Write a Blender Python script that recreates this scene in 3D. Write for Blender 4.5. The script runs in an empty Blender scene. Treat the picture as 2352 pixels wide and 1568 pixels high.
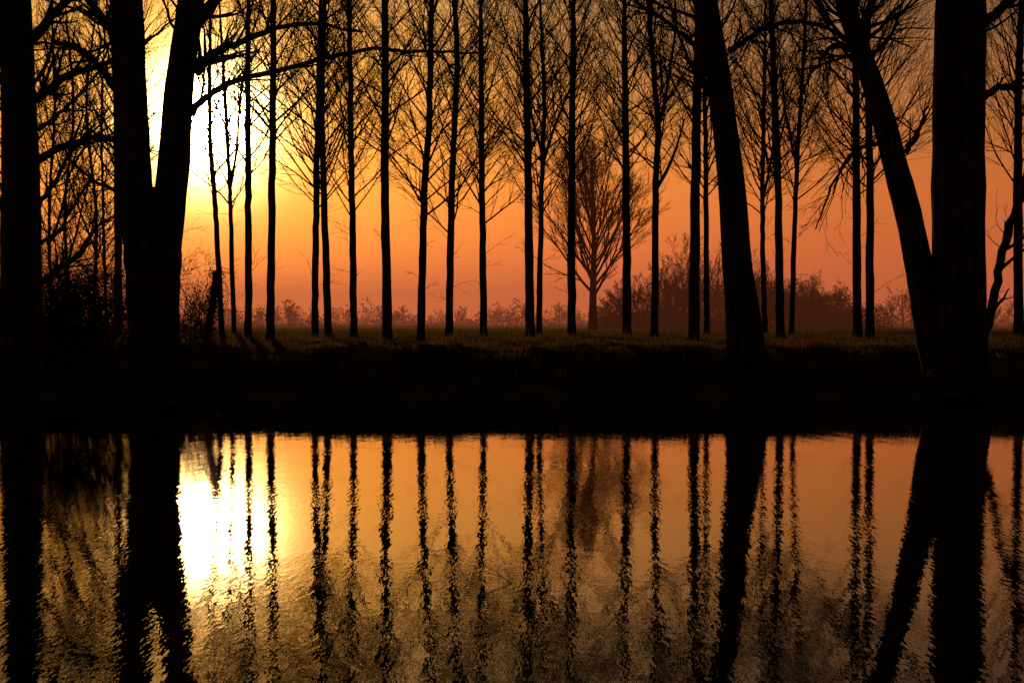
import bpy, math, random
import numpy as np
from mathutils import Vector
random.seed(7); rng=np.random.default_rng(7)
EYE=2.2; FOC=50.0; K=3267.0
# survey helper: bearing units (from the photo) at a true distance d -> metres
def wx(px,d): return (px-1176)/K*d
def wz(py,d): return EYE+(745-py)/K*d

# ---------------- materials ----------------
def newmat(name):
    m=bpy.data.materials.new(name); m.use_nodes=True
    nt=m.node_tree; nt.nodes.clear(); return m,nt
def bark(name,c1,c2,scale=6):
    m,nt=newmat(name); N=nt.nodes; L=nt.links
    o=N.new('ShaderNodeOutputMaterial'); b=N.new('ShaderNodeBsdfDiffuse')
    tc=N.new('ShaderNodeTexCoord'); mp=N.new('ShaderNodeMapping'); mp.inputs['Scale'].default_value=(scale,scale,scale*.2)
    n=N.new('ShaderNodeTexNoise'); n.inputs['Scale'].default_value=2; n.inputs['Detail'].default_value=6
    r=N.new('ShaderNodeValToRGB'); r.color_ramp.elements[0].color=(*c1,1); r.color_ramp.elements[1].color=(*c2,1)
    r.color_ramp.elements[0].position=.35; r.color_ramp.elements[1].position=.65
    bp=N.new('ShaderNodeBump'); bp.inputs['Distance'].default_value=.05; bp.inputs['Strength'].default_value=.8
    L.new(tc.outputs['Object'],mp.inputs[0]); L.new(mp.outputs[0],n.inputs['Vector']); L.new(n.outputs[0],r.inputs[0])
    L.new(r.outputs[0],b.inputs['Color']); L.new(n.outputs[0],bp.inputs['Height']); L.new(bp.outputs[0],b.inputs['Normal'])
    L.new(b.outputs[0],o.inputs[0]); return m
M_bark=bark('poplar_bark',(.03,.024,.02),(.08,.065,.05))
M_bark2=bark('riverside_bark',(.025,.022,.019),(.085,.074,.066),3)
def leafy(name,c1,c2,trans=.4,scale=.6):
    m,nt=newmat(name); N=nt.nodes; L=nt.links
    o=N.new('ShaderNodeOutputMaterial'); d=N.new('ShaderNodeBsdfDiffuse'); t=N.new('ShaderNodeBsdfTranslucent'); mx=N.new('ShaderNodeMixShader')
    mx.inputs[0].default_value=trans
    g=N.new('ShaderNodeNewGeometry'); n=N.new('ShaderNodeTexNoise'); n.inputs['Scale'].default_value=scale; n.inputs['Detail'].default_value=5
    r=N.new('ShaderNodeValToRGB'); r.color_ramp.elements[0].color=(*c1,1); r.color_ramp.elements[1].color=(*c2,1)
    r.color_ramp.elements[0].position=.38; r.color_ramp.elements[1].position=.62
    L.new(g.outputs['Position'],n.inputs['Vector']); L.new(n.outputs[0],r.inputs[0])
    L.new(r.outputs[0],d.inputs[0]); L.new(r.outputs[0],t.inputs[0]); L.new(d.outputs[0],mx.inputs[1]); L.new(t.outputs[0],mx.inputs[2]); L.new(mx.outputs[0],o.inputs[0]); return m
M_grass=leafy('dry_grass',(.04,.045,.014),(.11,.06,.026),.5)
M_leaf=leafy('ivy_leaf',(.03,.035,.015),(.06,.045,.02),.3)
M_far=leafy('distant_twigs',(.035,.028,.022),(.06,.045,.035),.1)

# ---------------- mesh builder ----------------
def norm(v):
    l=math.sqrt(v[0]*v[0]+v[1]*v[1]+v[2]*v[2]) or 1; return (v[0]/l,v[1]/l,v[2]/l)
class Geo:
    def __init__(s): s.g={}; s.V=[]; s.F=[]; s.n=0; s.MI=[]
    def add(s,pts,rads,k): s.g.setdefault((len(pts),k),[]).append((pts,rads))
    def raw(s,V,F,mi=0):
        V=np.asarray(V,dtype=np.float64).reshape(-1,3); F=np.asarray(F)
        s.V.append(V); s.F.append(F+s.n); s.MI.append(np.full(len(F),mi)); s.n+=len(V)
    def build(s,name,mats,smooth=True,parent=None):
        for (n,k),lst in s.g.items():
            P=np.array([a for a,b in lst],dtype=np.float64); R=np.array([b for a,b in lst],dtype=np.float64)
            T=np.empty_like(P); T[:,1:-1]=P[:,2:]-P[:,:-2]; T[:,0]=P[:,1]-P[:,0]; T[:,-1]=P[:,-1]-P[:,-2]
            T/=np.linalg.norm(T,axis=2,keepdims=True)+1e-9
            ref=np.zeros_like(T); main=P[:,-1]-P[:,0]; main/=np.linalg.norm(main,axis=1,keepdims=True)+1e-9
            vert=np.abs(main[:,2])>.75; ref[vert]=(0,1,0); ref[~vert]=(0,0,1)
            U=np.cross(T,ref); U/=np.linalg.norm(U,axis=2,keepdims=True)+1e-9; W=np.cross(T,U)
            a=np.arange(k)*2*math.pi/k
            ring=P[:,:,None]+R[:,:,None,None]*(np.cos(a)[None,None,:,None]*U[:,:,None]+np.sin(a)[None,None,:,None]*W[:,:,None])
            B=len(lst); idx=np.arange(B*n*k).reshape(B,n,k)
            q=np.stack([idx[:,:-1,:],np.roll(idx,-1,2)[:,:-1,:],np.roll(idx,-1,2)[:,1:,:],idx[:,1:,:]],-1).reshape(-1,4)
            s.raw(ring.reshape(-1,3),q,0)
        V=np.concatenate(s.V); F=np.concatenate(s.F); MI=np.concatenate(s.MI)
        me=bpy.data.meshes.new(name); me.vertices.add(len(V)); me.vertices.foreach_set('co',V.ravel().astype(np.float32))
        me.loops.add(F.size); me.loops.foreach_set('vertex_index',F.ravel().astype(np.int32))
        me.polygons.add(len(F)); me.polygons.foreach_set('loop_start',(np.arange(len(F))*F.shape[1]).astype(np.int32))
        me.polygons.foreach_set('material_index',MI.astype(np.int32))
        for m in mats: me.materials.append(m)
        me.update(calc_edges=True)
        if smooth: me.polygons.foreach_set('use_smooth',np.ones(len(F),dtype=bool))
        ob=bpy.data.objects.new(name,me); bpy.context.scene.collection.objects.link(ob); return ob
def perp(d):
    a=(random.gauss(0,1),random.gauss(0,1),random.gauss(0,1)); dt=a[0]*d[0]+a[1]*d[1]+a[2]*d[2]
    return norm((a[0]-d[0]*dt,a[1]-d[1]*dt,a[2]-d[2]*dt))
def grow(G,p,d,L,r,lv,up=.08,wob=.13,nch=(7,4,3),spread=.75,rmin=.006,n=None,cl=(.3,.6)):
    n=n or (6 if lv>=2 else 4 if lv==1 else 3)
    pts=[p]; ds=[d]; st=L/n
    for i in range(n):
        d=norm((d[0]+random.gauss(0,wob),d[1]+random.gauss(0,wob),d[2]+random.gauss(0,wob)+up))
        p=(p[0]+d[0]*st,p[1]+d[1]*st,p[2]+d[2]*st); pts.append(p); ds.append(d)
    rads=[max(rmin,r*(1-.72*i/n)) for i in range(n+1)]
    G.add(pts,rads,5 if lv>=2 else 3)
    if lv>0:
        c=nch[-lv] if lv<=len(nch) else nch[0]
        for j in range(c):
            t=random.uniform(.12,.98)*n; i=min(n-1,int(t)); f=t-i
            q=tuple(pts[i][a]+(pts[i+1][a]-pts[i][a])*f for a in range(3))
            e=perp(ds[i]); sp=spread*random.uniform(.6,1.2)
            nd=norm(tuple(ds[i][a]+e[a]*sp for a in range(3)))
            grow(G,q,nd,L*random.uniform(*cl)*(1.15-.5*t/n),max(rmin,r*(1-.72*t/n)*.55),lv-1,up,wob*1.1,nch,spread,rmin,cl=cl)
def interp_path(cp,rs,n):
    cp=np.array(cp,float); u=np.linspace(0,len(cp)-1,n)
    def cr(a,u):
        i=np.clip(np.floor(u).astype(int),0,len(a)-2); f=u-i
        p0=a[np.maximum(i-1,0)];p1=a[i];p2=a[i+1];p3=a[np.minimum(i+2,len(a)-1)]
        f=f[:,None] if a.ndim>1 else f
        return .5*((2*p1)+(-p0+p2)*f+(2*p0-5*p1+4*p2-p3)*f**2+(-p0+3*p1-3*p2+p3)*f**3)
    return cr(cp,u),cr(np.array(rs,float),u)

# ---------------- ground ----------------
PY=[-400,-40,0,3,5,7,38,39.3,39.9,40.05,40.6,42.5,44,46,50,60,75,110,400,4000]
PZ=[.9,.8,.55,.35,-.05,-1.2,-1.2,-.5,-.05,.2,.34,.55,1.05,1.46,1.5,1.6,1.62,1.6,1.6,1.6]
def gz(x,y):
    x=np.asarray(x,float); y=np.asarray(y,float)
    w=y+.25*np.sin(x*.35+1)+.18*np.sin(x*.9)+.1*np.sin(x*2.3)
    z=np.interp(np.where((y>38)&(y<60),w,y),PY,PZ)
    a=np.clip((y-40)/3,0,1)*np.clip((140-y)/60,0,1)
    return z+a*(.05*np.sin(x*.8+y*.5)+.04*np.sin(x*1.7-y*1.1)+.025*np.sin(x*3.9+y*2.7))
xs=np.concatenate([[-3000,-1200,-500,-250,-120],np.arange(-70,70.1,.5),[120,250,500,1200,3000]])
ys=np.concatenate([[-400,-120,-40,-10],np.arange(0,8,.5),[8,20,38],np.arange(38.5,62,.3),np.arange(62,110,2.),[130,170,230,320,450,700,1100,1800,3000,4000]])
X,Y=np.meshgrid(xs,ys); Z=gz(X,Y)
G=Geo(); idx=np.arange(X.size).reshape(X.shape)
G.raw(np.stack([X,Y,Z],-1),np.stack([idx[:-1,:-1],idx[:-1,1:],idx[1:,1:],idx[1:,:-1]],-1).reshape(-1,4))
m,nt=newmat('meadow_ground'); N=nt.nodes; L=nt.links
o=N.new('ShaderNodeOutputMaterial'); d=N.new('ShaderNodeBsdfDiffuse'); g=N.new('ShaderNodeNewGeometry')
n1=N.new('ShaderNodeTexNoise'); n1.inputs['Scale'].default_value=.5; n1.inputs['Detail'].default_value=8
r1=N.new('ShaderNodeValToRGB'); r1.color_ramp.elements[0].color=(.05,.055,.02,1); r1.color_ramp.elements[1].color=(.13,.09,.04,1); r1.color_ramp.elements[0].position=.4; r1.color_ramp.elements[1].position=.62
sp=N.new('ShaderNodeSeparateXYZ'); mr=N.new('ShaderNodeMapRange'); mr.inputs[1].default_value=56; mr.inputs[2].default_value=75
mx=N.new('ShaderNodeMix'); mx.data_type='RGBA'; mx.inputs[7].default_value=(.055,.12,.022,1)
n2=N.new('ShaderNodeTexNoise'); n2.inputs['Scale'].default_value=9; n2.inputs['Detail'].default_value=6
bp=N.new('ShaderNodeBump'); bp.inputs['Distance'].default_value=.08; bp.inputs['Strength'].default_value=1
L.new(g.outputs['Position'],n1.inputs['Vector']);L.new(g.outputs['Position'],n2.inputs['Vector']);L.new(g.outputs['Position'],sp.inputs[0])
L.new(sp.outputs['Y'],mr.inputs[0]);L.new(mr.outputs[0],mx.inputs[0]);L.new(n1.outputs[0],r1.inputs[0]);L.new(r1.outputs[0],mx.inputs[6])
L.new(mx.outputs[2],d.inputs[0]);L.new(n2.outputs[0],bp.inputs['Height']);L.new(bp.outputs[0],d.inputs['Normal']);L.new(d.outputs[0],o.inputs[0])
G.build('ground',[m])

# ---------------- water ----------------
G=Geo(); G.raw([[-3000,4,0],[3000,4,0],[3000,41.5,0],[-3000,41.5,0]],[[0,1,2,3]])
m,nt=newmat('river_water'); N=nt.nodes; L=nt.links
o=N.new('ShaderNodeOutputMaterial'); b=N.new('ShaderNodeBsdfPrincipled')
b.inputs['Base Color'].default_value=(.008,.009,.008,1); b.inputs['Roughness'].default_value=.01; b.inputs['IOR'].default_value=2.8
g=N.new('ShaderNodeNewGeometry')
def wave(scale,sx,sy,det):
    mp=N.new('ShaderNodeMapping'); mp.inputs['Scale'].default_value=(sx,sy,1)
    n=N.new('ShaderNodeTexNoise'); n.inputs['Scale'].default_value=scale; n.inputs['Detail'].default_value=det
    L.new(g.outputs['Position'],mp.inputs[0]); L.new(mp.outputs[0],n.inputs['Vector']); return n
def bump(n,dist,prev=None):
    bp=N.new('ShaderNodeBump'); bp.inputs['Strength'].default_value=1; bp.inputs['Distance'].default_value=dist
    L.new(n,bp.inputs['Height'])
    if prev: L.new(prev.outputs[0],bp.inputs['Normal'])
    return bp
fine=wave(8,2.1,.55,2); patch=wave(.15,1,2.5,3)
mr=N.new('ShaderNodeMapRange'); mr.inputs[1].default_value=.4; mr.inputs[2].default_value=.62; mr.inputs[3].default_value=.5; mr.inputs[4].default_value=1.3
L.new(patch.outputs[0],mr.inputs[0]); mm=N.new('ShaderNodeMath'); mm.operation='MULTIPLY'; L.new(fine.outputs[0],mm.inputs[0]); L.new(mr.outputs[0],mm.inputs[1])
b1=bump(mm.outputs[0],.0013); b2=bump(wave(1.6,1.8,.5,1).outputs[0],.0018,b1)
L.new(b2.outputs[0],b.inputs['Normal']); L.new(b.outputs[0],o.inputs[0])
G.build('river_water',[m],smooth=False)

# ---------------- poplars ----------------
def poplar(cps,w,d,crown=7.0,nprim=34,fork=None,H=23,Lmax=5.0):
    G=Geo()
    x0=wx(cps[0][0],d); zg=float(gz(x0,d))-.1
    P=[(x0,d,zg)]
    for px,py in cps[1:]: P.append((wx(px,d)+0,d+random.uniform(-.15,.15),wz(py,d)))
    last=P[-1]; prev=P[-2]; sl=(last[0]-prev[0])/(last[2]-prev[2])*.5
    z=last[2]
    while z<H-1:
        z=min(H,z+3.2); P.append((last[0]+sl*(z-last[2])+random.uniform(-.12,.12),d+random.uniform(-.2,.2),z))
    r0=w/K*d/2
    def rad(z):
        t=max(0,(z-zg))/(H-zg); return r0*(1-.32*min(1,t/.6)) if t<.6 else r0*(.68*(1-(t-.6)/.4)+.04)
    pts,_=interp_path(P,[1]*len(P),60)
    pts[2:-1,:2]+=rng.normal(0,.012,(len(pts)-3,2))
    rs=[rad(p[2])*(1.3 if i==0 else 1.1 if i==1 else 1)*random.uniform(.95,1.05) for i,p in enumerate(pts)]
    G.add([tuple(p) for p in pts],rs,10)
    def at(z):
        i=int(np.clip(np.searchsorted(pts[:,2],z)-1,0,len(pts)-2)); f=(z-pts[i,2])/(pts[i+1,2]-pts[i,2]+1e-6)
        return tuple(pts[i]+(pts[i+1]-pts[i])*f)
    az=random.uniform(0,6.28)
    for j in range(nprim):
        t=(j+random.random())/nprim; z=crown+(H-.8-crown)*t**1.15
        az+=2.4+random.uniform(-.4,.4); ang=math.radians(random.uniform(34,60)-14*t)
        dd=(math.cos(az)*math.sin(ang),math.sin(az)*math.sin(ang),math.cos(ang))
        Lb=Lmax*random.uniform(.6,1.15)*(1-.45*t)
        grow(G,at(z),dd,Lb,min(rad(z)*.45,.045)*random.uniform(.6,1.1),2,up=.05,wob=.085,nch=(8,4),spread=.6,rmin=.0065,cl=(.3,.75))
    for j in range(random.randint(2,5)):
        z=random.uniform(3,crown); a=random.uniform(0,6.28)
        grow(G,at(z),norm((math.cos(a),math.sin(a),.5)),random.uniform(.5,1.8),.012,1,up=.05,wob=.2,nch=(3,3))
    if fork:
        for zf,dx,Lf in fork:
            grow(G,at(zf),norm((dx,random.uniform(-.2,.2),1)),Lf,rad(zf)*.75,3,up=.09,wob=.05,nch=(8,5,3),spread=.6,n=8)
    return G.build('poplar_tree',[M_bark])
TR=[([(510,770),(497,500),(483,300),(484,0)],14,68,7.5,None),
([(538,770),(530,480),(525,350),(505,0)],12,72,7.5,[(9,.3,8)]),
([(570,770),(572,500),(570,250),(573,0)],18,60,8.5,None),
([(620,790),(625,400),(628,0)],20,54,9,None),
([(723,770),(727,450),(738,0)],17,62,7,None),
([(755,770),(745,450),(740,200),(746,0)],18,61,7.2,None),
([(813,770),(808,450),(803,0)],17,62,6.6,None),
([(890,785),(885,400),(886,0)],23,55,8.5,None),
([(966,790),(975,450),(984,300),(992,0)],19,54,6.2,None),
([(1031,770),(1037,450),(1050,150),(1044,0)],18,62,6.0,None),
([(1111,770),(1107,400),(1104,0)],17,64,6.6,None),
([(1218,775),(1213,400),(1207,0)],22,60,8.5,None),
([(1238,770),(1243,450),(1250,230),(1240,0)],14,70,7.2,[(10,.35,8),(10.5,-.3,7)]),
([(1313,770),(1313,400),(1317,0)],20,62,8,None),
([(1441,770),(1437,400),(1432,0)],21,62,8.5,None),
([(1503,770),(1507,400),(1510,290),(1492,60)],18,64,9,[(11,.32,8),(8.2,.55,3.5)]),
([(1594,790),(1597,400),(1603,0)],26,54,9.5,None),
([(1624,770),(1619,300),(1612,0)],14,68,8,None),
([(1757,770),(1750,450),(1758,0)],13,72,7.5,[(8.5,.25,8)]),
([(1793,775),(1785,400),(1770,0)],20,60,8,None),
([(1818,770),(1828,400),(1845,150),(1850,0)],13,70,8,[(10,-.3,7)]),
([(1970,775),(1965,400),(1962,0)],22,60,7.5,None),
([(1998,785),(1995,400),(1988,100),(1998,0)],21,56,7.5,None),
([(2340,775),(2337,300),(2345,0)],24,60,7.5,None),
([(272,775),(272,400),(262,0)],20,60,7.5,None),
([(5,780),(14,400),(20,0)],16,64,6.5,None),
([(168,760),(150,500),(170,250),(150,0)],9,70,4.0,[(5,.4,8)]),
([(212,760),(220,500),(200,250),(225,0)],9,75,4.0,[(6,-.4,8)]),
([(120,760),(112,500),(128,250),(120,0)],9,66,4.0,[(6,.4,8)]),
([(245,760),(240,500),(235,250),(248,0)],8,80,4.5,None),
]
for x in (-420,-300,-210,-110,-50,2430,2540,2660,2790,2900,3010):
    TR.append(([(x,775),(x+random.uniform(-8,8),400),(x+random.uniform(-15,15),0)],random.uniform(15,23),random.uniform(56,68),7.5,None))
for c,w,d,cr,fk in TR:
    X0=c[0][0]
    npm=24 if not -20<X0<2360 else (26 if 500<X0<580 else 38 if w<10 else 50)
    poplar(c,w,d,crown=cr,fork=fk,H=random.uniform(21,24),nprim=npm)

# ---------------- large riverside trees ----------------
def big_stem(G,cps,d,k=20,lump=.03,H=None,n=40):
    P=[];R=[]
    for i,(px,py,w) in enumerate(cps):
        P.append((wx(px,d),d,wz(py,d))); R.append(w/K*d/2)
    if H:
        l=P[-1]; p=P[-2]; s=(l[0]-p[0])/(l[2]-p[2]); z=l[2]; r=R[-1]
        while z<H:
            z+=3; r*=.72; P.append((l[0]+s*(z-l[2]),d+random.uniform(-.2,.2),z)); R.append(r)
    pts,rs=interp_path(P,R,n)
    rs=[max(.01,r*random.uniform(1-lump,1+lump)) for r in rs]
    G.add([tuple(p) for p in pts],rs,k)
    return pts,rs
def limb(G,cps,d,nch=10,lv=2,dy=0,Lt=1.3,up=.05,k=6):
    P=[];R=[]
    for i,(px,py,w) in enumerate(cps):
        P.append((wx(px,d),d+dy*i,wz(py,d))); R.append(w/K*d/2)
    n=len(cps)*5; pts,rs=interp_path(P,R,n)
    pts[2:]+=rng.normal(0,.025,pts[2:].shape)
    G.add([tuple(p) for p in pts],[max(.008,r) for r in rs],8)
    for j in range(int(nch*1.3)):
        i=random.randint(2,n-2); t=norm(tuple(pts[i+1]-pts[i])); e=perp(t)
        grow(G,tuple(pts[i]),norm(tuple(t[a]+e[a]*.8 for a in range(3))),Lt*random.uniform(.7,1.9),max(.01,rs[i]*.45),lv,up=up,wob=.13,nch=(5,3,3),spread=.65,rmin=.005,cl=(.3,.75))
def crownfill(G,pts,rs,z0,n,L=4,ang=(35,70)):
    sel=[i for i,p in enumerate(pts) if p[2]>z0]
    for j in range(n):
        i=random.choice(sel); a=random.uniform(0,6.28); th=math.radians(random.uniform(*ang))
        dd=(math.cos(a)*math.sin(th),math.sin(a)*math.sin(th)*.8,math.cos(th))
        grow(G,tuple(pts[i]),norm(dd),L*random.uniform(.5,1.1),min(rs[i]*.3,.09)*random.uniform(.5,1),2,up=.04,wob=.13,nch=(9,7,4),n=8,spread=.7,cl=(.3,.7))
# far-left tree
G=Geo(); p,r=big_stem(G,[(52,895,135),(52,840,108),(52,740,92),(52,600,86),(48,350,82),(42,150,76),(36,0,72)],41.5,H=22)
limb(G,[(85,230,22),(150,185,18),(230,160,14),(330,120,8),(420,60,4)],41.5,12,dy=-.2)
limb(G,[(85,370,20),(160,330,16),(240,315,10),(330,330,5)],41.5,12,dy=.2)
limb(G,[(80,90,26),(130,30,20),(200,-40,14),(300,-120,8)],41.5,12)
limb(G,[(95,650,14),(170,590,12),(215,520,8),(260,490,4)],41.5,12,dy=.2,Lt=1)
limb(G,[(20,200,22),(-60,120,18),(-160,40,12),(-260,0,6)],41.5,12)
limb(G,[(85,480,14),(130,400,10),(170,300,6),(180,230,4)],41.5,10,dy=.2)
limb(G,[(88,300,12),(150,250,9),(210,180,7),(250,90,4)],41.5,10,dy=.1)
limb(G,[(92,560,10),(140,520,8),(190,430,6),(230,410,3)],41.5,8,dy=.1,Lt=1)
crownfill(G,p,r,6,22); G.build('riverside_poplar_tree',[M_bark2])
# twin stem tree
G=Geo(); big_stem(G,[(365,905,150),(362,860,128),(358,800,118),(352,700,118),(352,600,128),(345,520,130),(328,440,90)],41,n=24)
p1,r1=big_stem(G,[(330,620,76),(318,500,76),(311,400,76),(303,200,70),(298,0,64)],41,H=23)
p2,r2=big_stem(G,[(372,620,80),(385,500,78),(400,380,72),(413,200,64),(435,50,62),(446,-30,58)],41.1,H=23)
limb(G,[(440,262,20),(480,228,16),(560,192,13),(720,156,11),(860,132,9),(1000,140,7),(1110,148,4)],41,12,dy=-.25,Lt=1.1)
limb(G,[(450,165,34),(475,140,24),(540,112,16),(640,76,12),(740,68,9),(840,92,5)],41,14,dy=-.15,Lt=1.2)
limb(G,[(270,210,20),(225,150,18),(180,110,14),(110,90,8),(60,90,4)],41,12,dy=.2)
limb(G,[(280,110,24),(240,50,20),(180,-30,14)],41,10)
limb(G,[(455,60,26),(520,-20,20),(620,-90,12),(740,-140,6)],41,14)
limb(G,[(275,330,12),(230,310,9),(190,330,6),(140,400,3)],41,8,dy=.2)
limb(G,[(275,440,10),(220,420,8),(160,370,5),(120,300,3)],41,8,dy=.2)
crownfill(G,p1,r1,9,9); crownfill(G,p2,r2,9.8,12); G.build('riverside_poplar_tree',[M_bark2])
# leaning tree
G=Geo(); p,r=big_stem(G,[(1716,835,112),(1712,790,90),(1704,700,78),(1692,600,70),(1682,450,64),(1665,300,58),(1645,150,55),(1618,0,54)],44,H=21)
limb(G,[(1672,120,16),(1720,90,13),(1780,62,11),(1860,66,10),(1930,110,7),(1960,160,4)],44,12,dy=-.2,Lt=1.1)
limb(G,[(1600,110,14),(1540,65,11),(1480,25,9),(1400,-20,6)],44,12,dy=-.2)
limb(G,[(1650,240,14),(1600,180,10),(1560,90,7),(1540,20,4)],44,10)
crownfill(G,p,r,9.5,22); G.build('riverside_poplar_tree',[M_bark2])
# right tree with leaning second stem
G=Geo(); p,r=big_stem(G,[(2205,905,175),(2203,860,150),(2202,780,126),(2201,600,120),(2200,300,118),(2204,0,112)],41,H=24)
p2,r2=big_stem(G,[(2165,860,80),(2140,780,74),(2125,690,68),(2108,600,62),(2085,490,60),(2055,380,56),(2018,240,50),(1975,120,46),(1935,0,42)],41.3,H=21)
limb(G,[(2245,810,30),(2275,710,22),(2300,590,20),(2340,460,18),(2390,300,14),(2440,120,8)],41,6)
limb(G,[(2255,225,20),(2300,200,16),(2360,195,11),(2430,160,6)],41,10,dy=.2)
limb(G,[(2255,60,24),(2310,10,20),(2400,-60,10)],41,10)
limb(G,[(1990,130,18),(1920,105,12),(1880,150,8),(1840,230,4)],41.3,10,dy=.2,up=-.03)
limb(G,[(2080,350,14),(2110,310,10),(2140,240,6)],41.3,8,dy=.3)
limb(G,[(1950,30,20),(1880,-30,14),(1780,-50,8)],41.3,10)
limb(G,[(2035,330,12),(1980,340,9),(1920,420,6),(1890,520,3)],41.3,12,dy=.3,up=-.06)
crownfill(G,p,r,9.5,22); crownfill(G,p2,r2,9,20); G.build('riverside_poplar_tree',[M_bark2])

# ---------------- round bare tree in the meadow + thickets ----------------
def bare(G,x,y,H,tr,nprim=12,lv=3,rmin=.015,spread=.65,low=.14,wide=1.0,nch=(6,5,4),z0=None,Lk=1):
    z0=float(gz(x,y)) if z0 is None else z0
    pts=[(x+random.uniform(-.02,.02)*H*i/6,y,z0-.1+H*.8*i/6) for i in range(7)]
    G.add(pts,[tr*(1-.8*i/6)*(1.2 if i==0 else 1) for i in range(7)],8)
    az=random.random()*6
    for j in range(nprim):
        t=(j+random.random())/nprim; z=low*H+(H*.55-low*H)*t; az+=2.4
        ang=math.radians((62-42*t)*wide+random.uniform(-6,6)); f=(z)/(H*.8)*6; i=min(5,int(f))
        q=tuple(pts[i][a]+(pts[i+1][a]-pts[i][a])*(f-i) for a in range(3))
        grow(G,q,(math.cos(az)*math.sin(ang),math.sin(az)*math.sin(ang),math.cos(ang)),Lk*H*random.uniform(.42,.58)*(1-.25*t),tr*.38*(1-.5*t),lv,up=.07,wob=.07,nch=nch,spread=spread,rmin=rmin)
G=Geo(); bare(G,wx(1362,150),150,22,.45,nprim=26,nch=(9,6,4),rmin=.016,spread=.5,low=.16,Lk=1.05,wide=.8); G.build('bare_meadow_tree',[M_bark])
G=Geo()
TH=[(1420,640,190),(1450,600,200),(1475,610,180),(1400,660,210),(1530,560,210),(1570,510,220),(1610,540,230),(1550,600,200),(1650,530,240),(1700,550,230),(1740,570,240),(1780,610,230),(1810,630,250),(1850,610,240),(1880,635,260),(1920,640,240),(1945,665,250),(2040,670,300),(2070,640,280),(2095,650,290),(2015,690,320),(1600,600,200),(1680,600,210),(1640,610,205),(1760,640,220),(1840,660,220),(1900,670,230),(2280,670,300),(2320,680,320),(2350,675,310),(2200,660,300),(2420,640,280),(2500,650,260),(2600,660,280)]
for i in range(26): TH.append((random.uniform(1500,1940),random.uniform(590,670),random.uniform(200,260)))
for i in range(6): TH.append((random.uniform(1385,1500),random.uniform(650,690),random.uniform(200,260)))
for px,top,d in TH:
    H=wz(top,d)-1.6; bare(G,wx(px,d),d+random.uniform(-8,8),H*.92,.018*H,nprim=12,lv=3,rmin=.015,nch=(6,5,4),low=.06,spread=.7,wide=1.05)
def cloud(G,x0,x1,y0,y1,h,n,s,zbase=1.6,mi=0):
    x=rng.uniform(x0,x1,n); y=rng.uniform(y0,y1,n)
    hh=h*(.45+.3*np.sin(x*.13+2)+.2*np.sin(x*.37)+.25*np.sin(x*.051+1)); hh=np.clip(hh,.15*h,None)
    z=zbase+hh*rng.uniform(0,1,n)**1.4
    c=np.stack([x,y,z],-1); a=rng.normal(0,1,(n,3)); a/=np.linalg.norm(a,axis=1,keepdims=True); b=np.cross(a,rng.normal(0,1,(n,3))); b/=np.linalg.norm(b,axis=1,keepdims=True)
    s=s*rng.uniform(.5,1.3,(n,1)); V=np.stack([c-a*s,c-b*s*.5,c+a*s,c+b*s*.5],1).reshape(-1,3)
    G.raw(V,np.arange(4*n).reshape(n,4),mi)
cloud(G,wx(1370,210),wx(2000,210),195,225,5,22000,.2)
cloud(G,wx(1500,230),wx(1960,230),225,240,9,24000,.2)
G.build('thicket',[M_far])
G=Geo()
for i in range(150):
    d=random.uniform(450,900); px=random.uniform(-500,2900); top=random.uniform(702,728)
    if random.random()<.12: top-=12
    H=wz(top,d)-1.6; 
    bare(G,wx(px,d),d,H,.02*H,nprim=9,lv=2,rmin=.05,nch=(7,6),low=.08,spread=.8,wide=random.choice([.35,1,1.1,1.1]))
for px,top,d in [(665,668,330),(1285,682,380),(925,690,400),(600,690,380),(1140,700,500),(1205,690,420),(450,650,260),(1060,690,500)]:
    H=wz(top,d)-1.6; bare(G,wx(px,d),d,H*.85,.02*H,nprim=12,lv=3,rmin=.022,nch=(6,5,3),low=.15,spread=.75)
cloud(G,-260,330,330,350,2.2,12000,.3); cloud(G,-400,450,560,620,8,26000,.6); cloud(G,-700,800,900,1000,17,26000,1.2)
G.build('distant_treeline',[M_far])

# ---------------- shrubs ----------------
def shrub(px,d,H,nst,name='shrub',leaves=0,w=.8):
    G=Geo(); x=wx(px,d); z=float(gz(x,d))
    for j in range(nst):
        a=random.uniform(0,6.28); th=math.radians(random.uniform(5,45))
        grow(G,(x+random.uniform(-w,w),d+random.uniform(-w,w),z-.05),(math.cos(a)*math.sin(th),math.sin(a)*math.sin(th),math.cos(th)),H*random.uniform(.5,1.1),.022,2,up=.02,wob=.2,nch=(7,5),spread=.8)
    if leaves:
        n=leaves; cc=np.array([[x+random.gauss(0,w*.8),d+random.gauss(0,w*.6),z+H*random.uniform(.1,.75)] for _ in range(18)])
        c=cc[rng.integers(0,18,n)]+rng.normal(0,.2,(n,3)); a=rng.normal(0,1,(n,3)); a/=np.linalg.norm(a,axis=1,keepdims=True); b=np.cross(a,rng.normal(0,1,(n,3))); b/=np.linalg.norm(b,axis=1,keepdims=True)
        s=.05; V=np.stack([c-a*s,c-b*s*.7,c+a*s,c+b*s*.7],1).reshape(-1,3); G.raw(V,np.arange(4*n).reshape(n,4),1)
    G.build(name,[M_bark2,M_leaf])
for px,d,H,n,lv in [(130,46,3.4,18,1300),(190,47,3.0,18,1100),(230,49,3.2,16,500),(90,45,2.2,10,700),(150,50,4.8,18,0),(250,46,2,10,500),(435,50,3.6,9,150),(5,45,2.5,10,400),(-80,46,3,12,400),(440,49,1.2,10,200),(200,56,5.5,18,0),(115,58,5.5,16,0),(245,52,4.5,14,0)]:
    shrub(px,d,H,n,leaves=lv)
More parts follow.
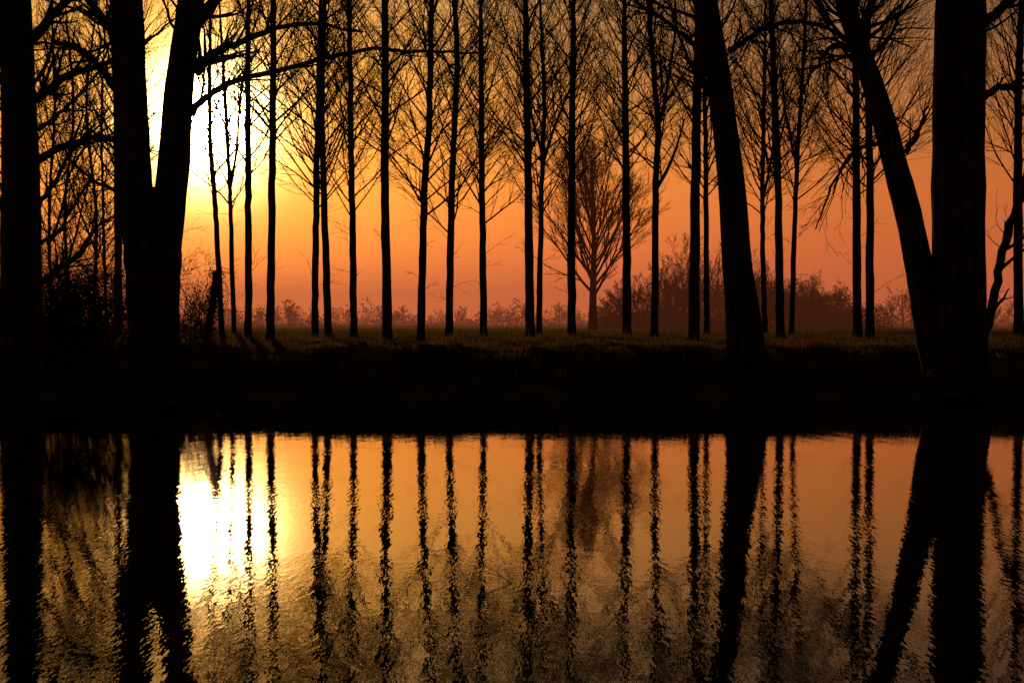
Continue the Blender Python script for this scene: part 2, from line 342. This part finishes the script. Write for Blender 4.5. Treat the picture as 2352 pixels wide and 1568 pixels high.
# ivy covered leaning stump
G=Geo(); d=50; x=wx(482,d); z=float(gz(x,d)); pts=[(x-.15+.07*i,d,z-.1+.45*i) for i in range(7)]
G.add(pts,[.12,.11,.1,.1,.09,.08,.05],8)
n=3400; i=rng.uniform(0,6,n); c=np.stack([x-.15+.07*i,np.full(n,d),z-.1+.45*i],-1)+rng.normal(0,1,(n,3))*(.12+.06*np.sin(i*2.2))[:,None]
a=rng.normal(0,1,(n,3)); a/=np.linalg.norm(a,axis=1,keepdims=True); b=np.cross(a,rng.normal(0,1,(n,3))); b/=np.linalg.norm(b,axis=1,keepdims=True)
G.raw(np.stack([c-a*.04,c-b*.03,c+a*.04,c+b*.03],1).reshape(-1,3),np.arange(4*n).reshape(n,4),1)
for j in range(14): grow(G,pts[random.randint(2,6)],norm((random.gauss(0,1),random.gauss(0,1),.2)),random.uniform(.4,1),.01,1,up=-.12,wob=.2)
G.build('ivy_covered_stump',[M_bark2,M_leaf])

# ---------------- bank grass ----------------
n=200000
u=rng.uniform(0,1,n); x=rng.uniform(-1,1,n); y=40.3+50*u**1.4; x=x*(y*.42+8)
z=gz(x,y); clump=.5+.5*np.sin(x*1.3+np.sin(y*1.7)*2)*np.sin(y*1.1+x*.4)
h=(.04+.16*clump)*rng.uniform(.5,1.5,n)*np.where(y<42.5,.5,1)
tall=rng.uniform(0,1,n)<.02; h[tall]=rng.uniform(.25,.75,tall.sum())
w=np.where(tall,.008,.014)*rng.uniform(.7,1.5,n); az=rng.uniform(0,np.pi,n); lx=rng.normal(0,.3,n)*h; ly=rng.normal(0,.3,n)*h
V=np.empty((n,3,3)); V[:,0]=np.stack([x-w*np.cos(az),y-w*np.sin(az),z-.03],-1); V[:,1]=np.stack([x+w*np.cos(az),y+w*np.sin(az),z-.03],-1); V[:,2]=np.stack([x+lx,y+ly,z+h],-1)
G=Geo(); G.raw(V.reshape(-1,3),np.arange(3*n).reshape(n,3)); G.build('bank_grass',[M_grass],smooth=False)
G=Geo()
for j in range(3): grow(G,(wx(1215,12)+.02*j,12.0,-.1),norm((-.5-.1*j,.3,.45)),.55,.0035,1,up=-.03,wob=.08,nch=(3,3),rmin=.0015,n=6)
G.build('dead_reed',[M_bark])

# ---------------- self-glowing evening haze over the meadow ----------------
me=bpy.data.meshes.new('emissive_haze'); x0,x1,y0,y1,z0,z1=-2500,2500,95,3000,-3,70
v=[(x0,y0,z0),(x1,y0,z0),(x1,y1,z0),(x0,y1,z0),(x0,y0,z1),(x1,y0,z1),(x1,y1,z1),(x0,y1,z1)]
me.from_pydata(v,[],[(0,3,2,1),(4,5,6,7),(0,1,5,4),(1,2,6,5),(2,3,7,6),(3,0,4,7)])
ob=bpy.data.objects.new('emissive_haze',me); bpy.context.scene.collection.objects.link(ob)
m,nt=newmat('emissive_haze'); N=nt.nodes; L=nt.links
o=N.new('ShaderNodeOutputMaterial'); ab=N.new('ShaderNodeVolumeAbsorption'); em=N.new('ShaderNodeEmission'); ad=N.new('ShaderNodeAddShader')
S=.0008; ab.inputs['Color'].default_value=(0,0,0,1); ab.inputs['Density'].default_value=S
em.inputs['Color'].default_value=(1,.23,.09,1); em.inputs['Strength'].default_value=S*.5  # horizon-coloured emission put into the volume in place of scattered sunlight
L.new(ab.outputs[0],ad.inputs[0]); L.new(em.outputs[0],ad.inputs[1]); L.new(ad.outputs[0],o.inputs['Volume']); me.materials.append(m)

# ---------------- sky and sun ----------------
SX,SY=478,276
sd=Vector(((SX-1176)/K,1,(745-SY)/K)).normalized()
elev=math.asin(sd.z); azim=math.atan2(sd.x,sd.y)
W=bpy.data.worlds.new("World"); bpy.context.scene.world=W; W.use_nodes=True; nt=W.node_tree; N=nt.nodes; L=nt.links; N.clear()
out=N.new('ShaderNodeOutputWorld'); tc=N.new('ShaderNodeTexCoord')
nm=N.new('ShaderNodeVectorMath'); nm.operation='NORMALIZE'; L.new(tc.outputs['Generated'],nm.inputs[0])
sep=N.new('ShaderNodeSeparateXYZ'); L.new(nm.outputs[0],sep.inputs[0])
def math_(op,a,b=None,clamp=False):
    n=N.new('ShaderNodeMath'); n.operation=op; n.use_clamp=clamp
    for i,q in enumerate((a,b)):
        if q is None: continue
        if isinstance(q,(int,float)): n.inputs[i].default_value=q
        else: L.new(q,n.inputs[i])
    return n.outputs[0]
el=math_('ARCSINE',sep.outputs['Z'])
t=math_('MULTIPLY',el,2.0,True)
rp=N.new('ShaderNodeValToRGB'); cr=rp.color_ramp
st=[(0,(1.0,.17,.055)),(.03,(1.15,.20,.055)),(.09,(1.3,.28,.05)),(.18,(1.25,.35,.05)),(.27,(.95,.35,.065)),(.36,(.64,.29,.08)),(.45,(.40,.225,.09)),(.7,(.17,.135,.09)),(1,(.08,.085,.09))]
cr.elements[0].position=0; cr.elements[0].color=(*st[0][1],1); cr.elements[1].position=1; cr.elements[1].color=(*st[-1][1],1)
for p_,c in st[1:-1]:
    e=cr.elements.new(p_); e.color=(*c,1)
L.new(t,rp.inputs[0])
dt=N.new('ShaderNodeVectorMath'); dt.operation='DOT_PRODUCT'; L.new(nm.outputs[0],dt.inputs[0]); dt.inputs[1].default_value=sd
a=math_('ARCCOSINE',math_('MINIMUM',dt.outputs['Value'],.9999999))
rs=N.new('ShaderNodeValToRGB'); L.new(math_('DIVIDE',a,3.1416),rs.inputs[0])
c2=rs.color_ramp; c2.elements[0].position=.05; c2.elements[0].color=(1,1,1,1); c2.elements[1].position=.6; c2.elements[1].color=(.08,.10,.14,1)
e=c2.elements.new(.16); e.color=(.52,.49,.6,1); e=c2.elements.new(.3); e.color=(.2,.2,.25,1)
mul=N.new('ShaderNodeMix'); mul.data_type='RGBA'; mul.blend_type='MULTIPLY'; mul.inputs[0].default_value=1
L.new(rp.outputs[0],mul.inputs[6]); L.new(rs.outputs[0],mul.inputs[7])
bg1=N.new('ShaderNodeBackground'); L.new(mul.outputs[2],bg1.inputs[0])
def aur(k,col,s):
    f=math_('MULTIPLY',math_('EXPONENT',math_('MULTIPLY',a,-1/k)),s)
    b=N.new('ShaderNodeBackground'); b.inputs[0].default_value=(*col,1); L.new(f,b.inputs[1]); return b
w1=aur(.095,(1,.41,.03),2.8); w2=aur(.0105,(1,.66,.24),420)
sky=N.new('ShaderNodeTexSky'); sky.sky_type='NISHITA'; sky.sun_disc=False; sky.sun_elevation=elev; sky.sun_rotation=azim; sky.dust_density=6; sky.air_density=2
bs=N.new('ShaderNodeBackground'); L.new(sky.outputs[0],bs.inputs[0]); bs.inputs[1].default_value=.0015
def add(x,y):
    n=N.new('ShaderNodeAddShader'); L.new(x,n.inputs[0]); L.new(y,n.inputs[1]); return n.outputs[0]
L.new(add(add(bg1.outputs[0],w1.outputs[0]),add(w2.outputs[0],bs.outputs[0])),out.inputs[0])
sl=bpy.data.lights.new('sun','SUN'); sl.energy=4; sl.angle=math.radians(.5); sl.color=(1,.5,.2)
so=bpy.data.objects.new('sun',sl); bpy.context.scene.collection.objects.link(so)
so.rotation_euler=sd.to_track_quat('Z','Y').to_euler(); so.location=(sd*100)

cam=bpy.data.cameras.new('camera'); co=bpy.data.objects.new('camera',cam); bpy.context.scene.collection.objects.link(co)
cam.lens=FOC; cam.sensor_width=36; cam.clip_end=8000; cam.clip_start=.1
co.location=(0,0,EYE); co.rotation_euler=(math.radians(90)-math.atan(39/K),0,0)
sc=bpy.context.scene; sc.camera=co
sc.view_settings.view_transform='Standard'; sc.view_settings.look='None'; sc.view_settings.exposure=0
